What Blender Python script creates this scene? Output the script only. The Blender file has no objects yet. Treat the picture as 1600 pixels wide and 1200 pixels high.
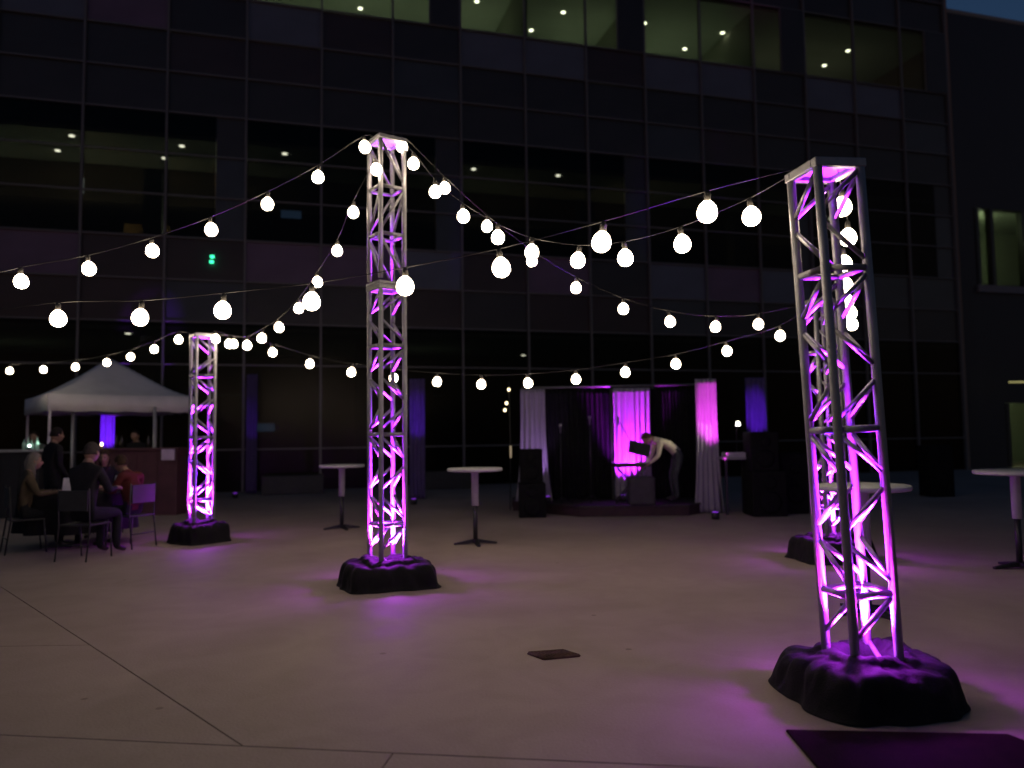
import bpy, bmesh, math, random
from mathutils import Vector, Matrix, noise
random.seed(7)
PI = math.pi
sc = bpy.context.scene
COL = sc.collection

# ------------------------------------------------------------------ camera
FOC, PITCH, ROLL, EYE = 1200.0, math.atan(80/1200), 0.013, 1.5
F_ = Vector((0, math.cos(PITCH), math.sin(PITCH)))
R0 = Vector((1, 0, 0)); U0 = Vector((0, -math.sin(PITCH), math.cos(PITCH)))
R_ = math.cos(ROLL)*R0 - math.sin(ROLL)*U0
U_ = math.sin(ROLL)*R0 + math.cos(ROLL)*U0
cam_d = bpy.data.cameras.new('camera')
cam_d.sensor_width = 36; cam_d.lens = 27; cam_d.clip_start = .05; cam_d.clip_end = 500
cam = bpy.data.objects.new('camera', cam_d); COL.objects.link(cam)
M = Matrix((R_, U_, -F_)).transposed().to_4x4(); M.translation = (0, 0, EYE)
cam.matrix_world = M
sc.camera = cam
cam_d.dof.use_dof = True; cam_d.dof.focus_distance = 5.6; cam_d.dof.aperture_fstop = 1.0

def ray(px, py):
    v = F_ + (px-800)/FOC*R_ + (600-py)/FOC*U_
    return v / v.y
def at(px, py, Y):
    return Vector((0, 0, EYE)) + ray(px, py)*Y
def gr(px, py, z=0.0):
    v = ray(px, py); return Vector((0, 0, EYE)) + v*((z-EYE)/v.z)

# ------------------------------------------------------------------ world and exposure
SUN_EL, SUN_ROT = math.radians(0.3), math.radians(200)
world = bpy.data.worlds.new('World'); sc.world = world; world.use_nodes = True
wn = world.node_tree.nodes; wl = world.node_tree.links
bg = wn['Background']
sky = wn.new('ShaderNodeTexSky'); sky.sky_type = 'NISHITA'; sky.sun_disc = False
sky.sun_elevation = SUN_EL; sky.sun_rotation = SUN_ROT; sky.air_density = 1.0; sky.dust_density = .2; sky.ozone_density = 3.2
wl.new(sky.outputs[0], bg.inputs[0]); bg.inputs[1].default_value = 0.11
sd = bpy.data.lights.new('dusk_sun', 'SUN'); sd.energy = 0.012; sd.angle = math.radians(30); sd.color = (1, .75, .6)
so = bpy.data.objects.new('dusk_sun', sd); COL.objects.link(so); so.rotation_euler = (math.radians(80), 0, math.radians(60))
sc.view_settings.view_transform = 'Standard'
try: sc.view_settings.look = 'None'
except Exception: pass
sc.view_settings.exposure = 0.0; sc.view_settings.gamma = 1.0
sc.view_settings.use_curve_mapping = False
sc.render.engine = 'CYCLES'
sc.cycles.max_bounces = 6; sc.cycles.diffuse_bounces = 3; sc.cycles.glossy_bounces = 3
sc.cycles.transparent_max_bounces = 12
sc.cycles.use_denoising = True
sc.cycles.sample_clamp_indirect = 3.0
sc.cycles.caustics_reflective = False; sc.cycles.caustics_refractive = False

BULB_E = 33.0
# ------------------------------------------------------------------ materials
MATS = {}
def mat(name, col, rough=.6, metal=0.0, var=.15, scale=8.0, bump=0.0, bscale=60.0, coat=0.0, spec=.5, sheen=0.0, trans=0.0):
    if name in MATS: return MATS[name]
    m = bpy.data.materials.new(name); m.use_nodes = True
    nt = m.node_tree; b = nt.nodes['Principled BSDF']
    b.inputs['Roughness'].default_value = rough; b.inputs['Metallic'].default_value = metal
    b.inputs['Coat Weight'].default_value = coat; b.inputs['Specular IOR Level'].default_value = spec
    b.inputs['Sheen Weight'].default_value = sheen
    tc = nt.nodes.new('ShaderNodeTexCoord')
    n = nt.nodes.new('ShaderNodeTexNoise'); n.inputs['Scale'].default_value = scale; n.inputs['Detail'].default_value = 5
    nt.links.new(tc.outputs['Object'], n.inputs['Vector'])
    r = nt.nodes.new('ShaderNodeValToRGB')
    r.color_ramp.elements[0].position = .3; r.color_ramp.elements[1].position = .7
    r.color_ramp.elements[0].color = (*[c*(1-var) for c in col], 1)
    r.color_ramp.elements[1].color = (*[min(1, c*(1+var)) for c in col], 1)
    nt.links.new(n.outputs['Fac'], r.inputs[0]); nt.links.new(r.outputs[0], b.inputs['Base Color'])
    if bump:
        n2 = nt.nodes.new('ShaderNodeTexNoise'); n2.inputs['Scale'].default_value = bscale; n2.inputs['Detail'].default_value = 4
        nt.links.new(tc.outputs['Object'], n2.inputs['Vector'])
        bp = nt.nodes.new('ShaderNodeBump'); bp.inputs['Strength'].default_value = bump; bp.inputs['Distance'].default_value = .02
        nt.links.new(n2.outputs['Fac'], bp.inputs['Height']); nt.links.new(bp.outputs[0], b.inputs['Normal'])
    if trans:
        ms = nt.nodes.new('ShaderNodeMixShader'); tl = nt.nodes.new('ShaderNodeBsdfTranslucent')
        nt.links.new(r.outputs[0], tl.inputs[0]); ms.inputs[0].default_value = trans
        nt.links.new(b.outputs[0], ms.inputs[1]); nt.links.new(tl.outputs[0], ms.inputs[2])
        nt.links.new(ms.outputs[0], nt.nodes['Material Output'].inputs[0])
    MATS[name] = m; return m
def emit(name, col, strength):
    if name in MATS: return MATS[name]
    m = bpy.data.materials.new(name); m.use_nodes = True
    nt = m.node_tree; b = nt.nodes['Principled BSDF']
    b.inputs['Base Color'].default_value = (*[.5*c for c in col], 1)
    b.inputs['Emission Color'].default_value = (*col, 1); b.inputs['Emission Strength'].default_value = strength
    MATS[name] = m; return m
def glass(name, tint=(.55, .58, .56), rough=.10):
    m = bpy.data.materials.new(name); m.use_nodes = True
    nt = m.node_tree; nt.nodes.remove(nt.nodes['Principled BSDF'])
    t = nt.nodes.new('ShaderNodeBsdfTransparent'); t.inputs[0].default_value = (*tint, 1)
    g = nt.nodes.new('ShaderNodeBsdfGlossy'); g.inputs['Roughness'].default_value = rough
    g.inputs['Color'].default_value = (.22, .20, .20, 1)
    fr = nt.nodes.new('ShaderNodeFresnel'); ge = nt.nodes.new('ShaderNodeNewGeometry'); ir = nt.nodes.new('ShaderNodeMapRange')
    ir.inputs['To Min'].default_value = 1.52; ir.inputs['To Max'].default_value = 1/1.52
    nt.links.new(ge.outputs['Backfacing'], ir.inputs['Value']); nt.links.new(ir.outputs[0], fr.inputs[0])
    mx = nt.nodes.new('ShaderNodeMixShader')
    nt.links.new(fr.outputs[0], mx.inputs[0]); nt.links.new(t.outputs[0], mx.inputs[1]); nt.links.new(g.outputs[0], mx.inputs[2])
    nt.links.new(mx.outputs[0], nt.nodes['Material Output'].inputs[0])
    MATS[name] = m; return m

ALU = mat('aluminium', (.31, .30, .325), .45, .5, .1, 20, .1, 90)
BLACKCLOTH = mat('black_cloth', (.010, .009, .011), .85, 0, .3, 9, .35, 120, spec=.25)
WHITECLOTH = mat('white_cloth', (.62, .62, .62), .8, 0, .06, 6, .15, 40)
TENTC = mat('tent_cloth', (.78, .76, .79), .75, 0, .06, 3, .2, 12, trans=.15)
BLACKPL = mat('black_plastic', (.012, .012, .014), .5, 0, .3, 30)
DARKMETAL = mat('dark_metal', (.03, .03, .033), .45, .4, .2, 20)
PAINTGREY = mat('grey_frame_paint', (.4, .4, .42), .45, .3, .08, 10)
BULB = emit('bulb_glow', (1.0, .82, .58), BULB_E)
LEDV = emit('violet_led', (.45, .08, 1), 25); LEDS = emit('dim_violet_led', (.35, .05, 1), .8)
MULL = mat('mullion_metal', (.15, .14, .15), .5, .25, .15, 3)
SHOE = mat('shoe_leather', (.015, .013, .012), .4)

# concrete with stains, fine grain and pale wear
def concrete():
    m = bpy.data.materials.new('plaza_concrete'); m.use_nodes = True
    nt = m.node_tree; L = nt.links; N = nt.nodes; b = N['Principled BSDF']
    b.inputs['Roughness'].default_value = .72; b.inputs['Specular IOR Level'].default_value = .35
    g = N.new('ShaderNodeNewGeometry')
    def noise(s, d=6, dist=0):
        n = N.new('ShaderNodeTexNoise'); n.inputs['Scale'].default_value = s; n.inputs['Detail'].default_value = d
        n.inputs['Distortion'].default_value = dist; L.new(g.outputs['Position'], n.inputs['Vector']); return n
    big, mid_, fine = noise(.35, 4, .6), noise(2.2, 8, 1.2), noise(60, 3)
    r1 = N.new('ShaderNodeValToRGB'); r1.color_ramp.elements[0].position = .32; r1.color_ramp.elements[1].position = .68
    r1.color_ramp.elements[0].color = (.31, .24, .212, 1); r1.color_ramp.elements[1].color = (.40, .315, .28, 1)
    L.new(big.outputs['Fac'], r1.inputs[0])
    r2 = N.new('ShaderNodeValToRGB'); r2.color_ramp.elements[0].position = .34; r2.color_ramp.elements[1].position = .6
    r2.color_ramp.elements[0].color = (.88, .865, .85, 1); r2.color_ramp.elements[1].color = (1, 1, 1, 1)
    L.new(mid_.outputs['Fac'], r2.inputs[0])
    r3 = N.new('ShaderNodeValToRGB'); r3.color_ramp.elements[0].color = (.86, .86, .86, 1); r3.color_ramp.elements[1].color = (1.1, 1.1, 1.1, 1)
    L.new(fine.outputs['Fac'], r3.inputs[0])
    m1 = N.new('ShaderNodeMixRGB'); m1.blend_type = 'MULTIPLY'; m1.inputs[0].default_value = 1
    m2 = N.new('ShaderNodeMixRGB'); m2.blend_type = 'MULTIPLY'; m2.inputs[0].default_value = 1
    L.new(r1.outputs[0], m1.inputs[1]); L.new(r2.outputs[0], m1.inputs[2])
    vo = N.new('ShaderNodeTexVoronoi'); vo.inputs['Scale'].default_value = 1.7; vo.inputs['Randomness'].default_value = 1; L.new(g.outputs['Position'], vo.inputs['Vector'])
    rv = N.new('ShaderNodeValToRGB'); rv.color_ramp.elements[0].position = .030; rv.color_ramp.elements[1].position = .045
    rv.color_ramp.elements[0].color = (.62, .6, .58, 1); rv.color_ramp.elements[1].color = (1, 1, 1, 1); L.new(vo.outputs['Distance'], rv.inputs[0])
    m3 = N.new('ShaderNodeMixRGB'); m3.blend_type = 'MULTIPLY'; m3.inputs[0].default_value = 1
    L.new(m1.outputs[0], m3.inputs[1]); L.new(rv.outputs[0], m3.inputs[2]); m1 = m3
    L.new(m1.outputs[0], m2.inputs[1]); L.new(r3.outputs[0], m2.inputs[2]); L.new(m2.outputs[0], b.inputs['Base Color'])
    rr = N.new('ShaderNodeMapRange'); rr.inputs['To Min'].default_value = .55; rr.inputs['To Max'].default_value = .85
    L.new(mid_.outputs['Fac'], rr.inputs['Value']); L.new(rr.outputs[0], b.inputs['Roughness'])
    bp = N.new('ShaderNodeBump'); bp.inputs['Strength'].default_value = .25; bp.inputs['Distance'].default_value = .01
    L.new(fine.outputs['Fac'], bp.inputs['Height']); L.new(bp.outputs[0], b.inputs['Normal'])
    return m
CONC = concrete()

# ------------------------------------------------------------------ helpers
def tag(o, label=None, cat=None, group=None, kind=None):
    if label: o['label'] = label
    if cat: o['category'] = cat
    if group: o['group'] = group
    if kind: o['kind'] = kind
    return o
def empty(name, loc=(0, 0, 0), rz=0, **k):
    o = bpy.data.objects.new(name, None); COL.objects.link(o); o.location = loc; o.rotation_euler = (0, 0, rz)
    o.empty_display_size = .1
    return tag(o, **k)
def link(name, me, parent=None, loc=None):
    o = bpy.data.objects.new(name, me); COL.objects.link(o)
    if parent: o.parent = parent
    if loc is not None: o.location = loc
    return o
class MB:
    def __init__(s): s.v = []; s.f = []; s.sm = []
    def add(s, vs, fs, smooth=False):
        n = len(s.v); s.v += [tuple(v) for v in vs]; s.f += [tuple(i+n for i in f) for f in fs]; s.sm += [smooth]*len(fs); return s
    def box(s, lo, hi, m=None):
        x0, y0, z0 = lo; x1, y1, z1 = hi
        vs = [Vector(p) for p in ((x0,y0,z0),(x1,y0,z0),(x1,y1,z0),(x0,y1,z0),(x0,y0,z1),(x1,y0,z1),(x1,y1,z1),(x0,y1,z1))]
        if m: vs = [m @ v for v in vs]
        return s.add(vs, [(0,3,2,1),(4,5,6,7),(0,1,5,4),(1,2,6,5),(2,3,7,6),(3,0,4,7)])
    def path(s, pts, r, n=8, cap=True):
        pts = [Vector(p) for p in pts]; rings = []
        rs = r if isinstance(r, (list, tuple)) else [r]*len(pts)
        up = Vector((0, 0, 1))
        for i, p in enumerate(pts):
            d = (pts[min(i+1, len(pts)-1)] - pts[max(i-1, 0)]).normalized()
            a = d.cross(up)
            if a.length < .05: a = d.cross(Vector((1, 0, 0)))
            a.normalize(); b = d.cross(a).normalized()
            rings.append([p + rs[i]*(math.cos(2*PI*k/n)*a + math.sin(2*PI*k/n)*b) for k in range(n)])
        vs = [v for rg in rings for v in rg]; fs = []
        for i in range(len(pts)-1):
            for k in range(n):
                fs.append((i*n+k, i*n+(k+1) % n, (i+1)*n+(k+1) % n, (i+1)*n+k))
        s.add(vs, fs, True)
        if cap:
            m = len(s.v)-len(vs)
            s.f.append(tuple(m+k for k in range(n))[::-1]); s.sm.append(False)
            s.f.append(tuple(m+(len(pts)-1)*n+k for k in range(n))); s.sm.append(False)
        return s
    def lathe(s, prof, n=20, c=(0, 0, 0), smooth=True):
        vs = []; fs = []
        for r, z in prof:
            for k in range(n): vs.append((c[0]+r*math.cos(2*PI*k/n), c[1]+r*math.sin(2*PI*k/n), c[2]+z))
        for i in range(len(prof)-1):
            for k in range(n): fs.append((i*n+k, i*n+(k+1) % n, (i+1)*n+(k+1) % n, (i+1)*n+k))
        fs.append(tuple(range(n))[::-1]); fs.append(tuple((len(prof)-1)*n+k for k in range(n)))
        return s.add(vs, fs, smooth)
    def mesh(s, name, m):
        me = bpy.data.meshes.new(name); me.from_pydata(s.v, [], s.f)
        for p, q in zip(me.polygons, s.sm): p.use_smooth = q
        for mm in (m if isinstance(m, (list, tuple)) else [m]): me.materials.append(mm)
        bm = bmesh.new(); bm.from_mesh(me); bmesh.ops.recalc_face_normals(bm, faces=bm.faces); bm.to_mesh(me); bm.free()
        me.update(); return me
    def build(s, name, m, parent=None, loc=None): return link(name, s.mesh(name, m), parent, loc)
def bevel(o, w=.01, seg=2):
    b = o.modifiers.new('edge', 'BEVEL'); b.width = w; b.segments = seg; b.limit_method = 'ANGLE'; return o
def stretch(name, me, p0, p1, parent):
    """a unit-long tube mesh laid from p0 to p1"""
    o = link(name, me, parent); p0, p1 = Vector(p0), Vector(p1); d = p1-p0
    q = d.to_track_quat('Z', 'Y')
    o.matrix_local = Matrix.Translation(p0) @ q.to_matrix().to_4x4() @ Matrix.Diagonal((1, 1, d.length, 1))
    return o
def unit_tube(name, r, m, n=10): return MB().path([(0, 0, 0), (0, 0, 1)], r, n).mesh(name, m)
def spot(name, loc, to, energy, col, deg, parent=None, blend=.6, rad=.04):
    l = bpy.data.lights.new(name, 'SPOT'); l.energy = energy; l.color = col; l.spot_size = math.radians(deg); l.spot_blend = blend
    l.shadow_soft_size = rad
    o = bpy.data.objects.new(name, l); COL.objects.link(o); o.location = loc
    o.rotation_euler = (Vector(to)-Vector(loc)).to_track_quat('-Z', 'Y').to_euler()
    if parent: o.parent = parent
    return o
def point(name, loc, energy, col, parent=None, rad=.06):
    l = bpy.data.lights.new(name, 'POINT'); l.energy = energy; l.color = col; l.shadow_soft_size = rad
    o = bpy.data.objects.new(name, l); COL.objects.link(o); o.location = loc
    if parent: o.parent = parent
    return o

# ------------------------------------------------------------------ ground and slabs
g = MB(); g.add([(-150, -60, -.03), (150, -60, -.03), (150, 250, -.03), (-150, 250, -.03)], [(0, 1, 2, 3)])
tag(g.build('ground', mat('ground_subbase', (.05, .045, .042), .9)), kind='structure')
plaza = empty('plaza_pavement', kind='structure')
def shrink(poly, w):
    c = sum((Vector(p) for p in poly), Vector((0, 0)))/len(poly); out = []
    n = len(poly)
    for i in range(n):
        p0, p1, p2 = Vector(poly[i-1]), Vector(poly[i]), Vector(poly[(i+1) % n])
        d1 = (p1-p0).normalized(); d2 = (p2-p1).normalized()
        n1 = Vector((-d1.y, d1.x)); n2 = Vector((-d2.y, d2.x))
        if (c-p1).dot(n1) < 0: n1 = -n1
        if (c-p1).dot(n2) < 0: n2 = -n2
        b = n1+n2
        out.append(p1 + b*(w/max(.3, 1+n1.dot(n2))))
    return out
def slab(poly, gap=.002, z=0.0):
    poly = shrink(poly, gap); n = len(poly)
    inner = shrink(poly, .004)
    vs = [(p.x, p.y, z-.06) for p in poly]+[(p.x, p.y, z-.005) for p in poly]+[(p.x, p.y, z) for p in inner]
    fs = [tuple(range(2*n, 3*n))]
    for a in (0, 1):
        for i in range(n): fs.append((a*n+i, a*n+(i+1) % n, (a+1)*n+(i+1) % n, (a+1)*n+i))
    return MB().add(vs, fs).build('slab', CONC, plaza)
A0, AM, A1 = Vector((-2.65, 4.05)), Vector((-1.34, 3.87)), Vector((-.59, 3.76))
dA = (A1-A0).normalized(); nA = Vector((-dA.y, dA.x)); 
def on(t, u=0): p = A0 + dA*t + nA*u; return (p.x, p.y)
tM = (AM-A0).dot(dA); tC = (A1-A0).dot(dA)
Bd = Vector((-3.76, 6.43)); B2 = (-11.5, 14.6)
Dj = Vector((-3.13, 5.765))
slab([on(-6, -5), on(tC, -5), on(tC), on(tM), on(-6)])
slab([on(tC, -5), on(12, -5), on(12), on(tC)])
slab([on(-6), on(tM), (Dj.x, Dj.y), (-10, 5.7)])
slab([(-10, 5.7), (Dj.x, Dj.y), B2, (-18, 14.6)])
slab([on(tM), on(tC), on(12), (14, 14.6), B2, (Dj.x, Dj.y)])
slab([(-24, 14.6), B2, (-9.8, 40), (-24, 40)]); 
slab([B2, (-1.0, 14.6), (-1.0, 40), (-9.8, 40)])
slab([(-1.0, 14.6), (8, 14.6), (8, 40), (-1.0, 40)])
slab([(8, 14.6), (14, 14.6), (40, 40), (8, 40)])
slab([on(12), (40, 2), (40, 40), (14, 14.6)])
# drain grate
dg = empty('drain_grate', tuple(gr(866, 1024.5)), 0, label='rusty square drain grate set in the concrete left of the near truss tower', cat='drain')
dc = gr(866, 1024.5); RUST = mat('rusty_iron', (.075, .035, .022), .8, .2, .4, 30, .4, 80)
cs = [gr(826, 1022)-dc, gr(850, 1031)-dc, gr(905, 1026)-dc, gr(880, 1018)-dc]
for i in range(4):
    a, b = cs[i], cs[(i+1) % 4]
    MB().path([a+Vector((0, 0, .004)), b+Vector((0, 0, .004))], .014, 4).build('frame_bar', RUST, dg)
MB().add([c+Vector((0, 0, .003)) for c in cs], [(0, 1, 2, 3)]).build('pit', mat('pit_dark', (.02, .012, .01), .9), dg)
for k in range(1, 9):
    t = k/9; a = cs[0].lerp(cs[3], t); b = cs[1].lerp(cs[2], t)
    MB().path([a+Vector((0, 0, .006)), b+Vector((0, 0, .006))], .009, 4).build('bar', RUST, dg)
# dark mat in the near right corner
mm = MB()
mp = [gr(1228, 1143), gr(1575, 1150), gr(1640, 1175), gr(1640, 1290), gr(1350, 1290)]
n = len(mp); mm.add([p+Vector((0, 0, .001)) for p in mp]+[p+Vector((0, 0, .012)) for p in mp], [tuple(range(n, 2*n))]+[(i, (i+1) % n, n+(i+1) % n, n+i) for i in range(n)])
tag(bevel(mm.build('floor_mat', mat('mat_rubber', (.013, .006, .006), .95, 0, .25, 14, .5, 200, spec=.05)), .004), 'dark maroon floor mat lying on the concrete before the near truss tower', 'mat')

# ------------------------------------------------------------------ facade
YAW = math.atan2(.2747, .9615)
P0 = at(435, 690, 22.0); P0.z = 0
bld = empty('office_building', tuple(P0), YAW, label='long dark glass office block with lit third floor windows behind the plaza', cat='building')
RH = 1.195
bands = [(0,1),(1,3),(3,4),(4,5),(5,6),(6,7),(7,8),(8,9),(9,10),(10,11),(11,12),(12,14),(14,15),(15,17)]
kinds = ['g','g','g','s','s','g','g','g','s','s','s','w','s','s']
CW, T0 = 2.12, 1.165
TE = 24.5
cols = range(-6, 12)
GL = glass('dark_glass', (.36, .37, .35), .24); GLC = glass('clear_glass', (.62, .66, .58))
SP = {'d': mat('spandrel_charcoal', (.030, .026, .030), .4, 0, .2, 1.5), 'b': mat('spandrel_blue', (.10, .11, .16), .4, 0, .15, 1.2),
      'r': mat('spandrel_brown', (.040, .024, .027), .38, 0, .2, 1.5), 'p': mat('spandrel_plum', (.13, .08, .15), .42, 0, .2, 1.2),
      'g': mat('spandrel_slate', (.045, .048, .06), .35, 0, .2, 1.5)}
def unit_box(name, m): return MB().box((0, 0, 0), (1, 1, 1)).mesh(name, m)
me_gl, me_glc = unit_box('glass_pane', GL), unit_box('glass_pane', GLC)
me_sp = {k: unit_box('spandrel_panel', v) for k, v in SP.items()}
me_m = unit_box('mullion', MULL)
def bx(name, me, lo, hi, parent):
    o = link(name, me, parent); o.location = lo; o.scale = [hi[i]-lo[i] for i in range(3)]; return o
fixed = {(11-1, -4): 'b', (10, -3): 'b', (10, -2): 'p', (10, -1): 'd', (10, 0): 'd'}
# top spandrel under the lit windows: row index 10 in bands (z 11..12)
bluecol = {-4: 'b', -3: 'b', -2: 'p', -1: 'd', 0: 'd', 1: 'r', 2: 'b', 3: 'b', 4: 'r', 5: 'b', 6: 'b', 7: 'd', 8: 'b', 9: 'b', 10: 'd'}
bluecol = {-5: 'b', -4: 'b', -3: 'p', -2: 'd', -1: 'b', 0: 'r', 1: 'd', 2: 'b', 3: 'b', 4: 'r', 5: 'b', 6: 'b', 7: 'd', 8: 'b', 9: 'b', 10: 'd'}
midcol = {-4: 'p', -3: 'r', -2: 'r', -1: 'p', 0: 'p', 1: 'b', 2: 'r', 3: 'p', 4: 'd', 5: 'b', 6: 'p', 7: 'b', 8: 'd', 9: 'g', 10: 'g'}
r_ = random.Random(3)
for c in cols:
    t0 = T0 + CW*(c); t1 = t0+CW
    if t1 > TE: t1 = TE
    if t1-t0 < .2: continue
    for bi, ((a, b), k) in enumerate(zip(bands, kinds)):
        z0, z1 = a*RH, b*RH; jog = r_.uniform(0, .006)
        lo, hi = (t0+.02, .03+jog, z0+.02), (t1-.02, .055+jog, z1-.02)
        if k == 'g':
            if bi in (5, 6, 7) and c % 3 == 1:
                half = t0+CW*.62
                bx('glass_pane', me_gl, lo, (half-.02, hi[1], hi[2]), bld); bx('spandrel_panel', me_sp['g' if bi != 7 else 'd'], (half, lo[1], lo[2]), hi, bld)
            else: bx('glass_pane', me_gl, lo, hi, bld)
        elif k == 'w':
            if c % 3 == 1:
                half = t0+CW*.55
                bx('glass_pane', me_glc, lo, (half-.02, hi[1], hi[2]), bld); bx('spandrel_panel', me_sp['d'], (half, lo[1]-.1, lo[2]), hi, bld)
                bx('mullion', me_m, (half-.04, -.05, z0+.03), (half+.02, .03, z1-.03), bld)
            elif c >= 10: bx('spandrel_panel', me_sp['d'], lo, hi, bld)
            else: bx('glass_pane', me_glc, lo, hi, bld)
        else:
            kk = bluecol.get(c, 'd') if bi == 10 else midcol.get(c, 'd') if bi == 4 else r_.choice('ddrdgd')
            if bi in (12, 13): kk = r_.choice('dddg')
            bx('spandrel_panel', me_sp[kk], lo, hi, bld)
for c in list(cols)+[12]:
    t = T0+CW*c
    if t > TE-.3: t = TE
    bx('mullion', me_m, (t-.03, -.07, 0), (t+.03, .03, 17*RH), bld)
    if t == TE: break
for k in [1, 3, 4, 5, 6, 7, 8, 9, 10, 11, 12, 14, 15, 17]:
    bx('transom', me_m, (T0-6*CW, -.045, k*RH-.02), (TE, .031, k*RH+.02), bld)
me_conc = unit_box('floor_slab', mat('slab_concrete', (.25, .25, .24), .8))
me_ceil = unit_box('ceiling', mat('ceiling_tile', (.55, .58, .50), .85, 0, .05))
me_wall = unit_box('back_wall', mat('room_wall', (.32, .33, .26), .8, 0, .15, .6))
me_dark = unit_box('back_wall', mat('dark_room_wall', (.26, .19, .15), .8, 0, .5, .8))
WOOD = mat('oak_panelling', (.33, .21, .09), .6, 0, .3, 3)
x0, x1 = T0-6*CW, TE
for (zf, zc, me, dep) in ((0, 4.55, me_dark, 7.0), (4.95, 10.05, me_dark, 7.0), (12.0, 16.6, me_wall, 5.5)):
    bx('floor_slab', me_conc, (x0, .12, zf-.2 if zf else -.02), (x1, dep, zf if zf else .01), bld)
    bx('ceiling', me_ceil, (x0, .12, zc), (x1, dep, zc+.12), bld)
    bx('back_wall', me, (x0, dep, zf), (x1, dep+.15, zc+.1), bld)
bx('side_wall', me_dark, (x0-.2, .1, 0), (x0, 7, 17*RH), bld); bx('side_wall', me_dark, (x1, .1, 0), (x1+.3, 7.2, 17*RH), bld)
bx('roof', me_conc, (x0, .0, 17*RH+.02), (x1+.3, 8, 17*RH+.3), bld)
# second floor soffit band and dividing walls behind the glass
bx('soffit', me_dark, (x0+.1, 2.9, 8.9), (x1-.1, 6.9, 10.04), bld)
for t in (7.6, 16.1, 3.2+8.4): bx('partition', me_wall, (t, .3, 12.05), (t+.12, 5.4, 16.55), bld)
for t in (-3.9, 2.3, 9.9, 15.9): bx('column', me_conc, (t, 1.4, .02), (t+.5, 1.9, 9.5), bld)
for (t, w, z, h) in ((-4.6, 1.3, 5.9, 2.2), (9.6, 1.5, 5.2, 2.4), (16.9, 1.4, 5.3, 2.1), (3.4, 1.5, .4, 2.8)):
    MB().box((t, 2.4, z), (t+w, 2.55, z+h)).build('oak_panel', WOOD, bld)
DL = emit('downlight_glow', (1, .95, .8), 9)
me_dl = MB().lathe([(.075, 0), (.075, -.015)], 10).mesh('downlight', DL)
dots3 = [(563,14),(745,3),(880,20),(830,48),(953,63),(1007,37),(1070,77),(1129,52),(1288,103),(1325,80)]
dn = Vector((math.sin(-YAW), math.cos(YAW), 0))
iv = (Matrix.Translation(P0) @ Matrix.Rotation(YAW, 4, 'Z')).inverted()
def onceil(px, py, zc):
    v = iv @ gr(px, py, zc); return v
placed = 0
for px, py in dots3:
    v = onceil(px, py, 16.58)
    if .2 < v.y < 5.4: link('downlight', me_dl, bld, (v.x, v.y, 16.6))
    else: link('downlight', me_dl, bld, (v.x, min(5.2, max(.4, v.y)), 16.6))
for px, py in [(112,213),(90,236),(284,229),(257,248),(445,241),(740,265),(872,275),(1155,400)]:
    v = onceil(px, py, 10.03); link('downlight', me_dl, bld, (v.x, min(2.7, max(.4, v.y)), 10.05))
for px, py in [(200, 522), (330, 545), (806, 560)]:
    v = onceil(px, py, 4.53); link('downlight', me_dl, bld, (v.x, min(5.0, max(.4, v.y)), 4.55))
GRN = (.88, 1.0, .72)
def room_light(t, y, z, w, h, e, col):  # unseen upward light added to brighten the ceiling, beside the real downlights
    l = bpy.data.lights.new('room_light', 'AREA'); l.shape = 'RECTANGLE'; l.size = w; l.size_y = h; l.energy = e; l.color = col
    o = bpy.data.objects.new('room_light', l); COL.objects.link(o); o.parent = bld; o.location = (t, y, z); o.rotation_euler = (PI, 0, 0)
# area lights added under the ceilings shine up, each over an added tray
me_tray = unit_box('added_tray', PAINTGREY)
for t in (-1.5, 2.5, 6.5, 10.5, 14.0):
    bx('added_tray', me_tray, (t-1.0, 2.9, 13.8), (t+1.0, 3.1, 13.86), bld); room_light(t, 3.0, 13.88, 1.9, .18, 12, GRN)
for t in (18.4, 21.5):
    bx('added_tray', me_tray, (t-1.0, 2.9, 13.8), (t+1.0, 3.1, 13.86), bld); room_light(t, 3.0, 13.88, 1.9, .18, 3.5, (1, .94, .72))
for t, e in ((-9, 5), (-5.5, 6), (-2.6, 4), (6.5, 2.5), (12.4, 1.8), (19, 1.2)):
    bx('added_tray', me_tray, (t-1.0, 1.7, 7.6), (t+1.0, 1.9, 7.66), bld); room_light(t, 1.8, 7.68, 1.9, .18, e, (.95, 1, .66))
for t in (-8, -2, 4.5): 
    bx('added_tray', me_tray, (t-1.0, 3.5, 2.9), (t+1.0, 3.7, 2.96), bld); room_light(t, 3.6, 2.98, 1.9, .18, 1.2, (.85, 1, .75))
for (t, z) in ((-3.95, 7.4), (10.3, 6.7)):   # small warm wall lamps in front of the oak panels
    MB().lathe([(.05, 0), (.05, .12)], 8, (t, 2.2, z)).build('wall_lamp', emit('warm_lamp', (1, .7, .3), .6), bld)
    point('wall_lamp_light', (t, 2.1, z-.3), 12, (1, .68, .3), bld)
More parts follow.
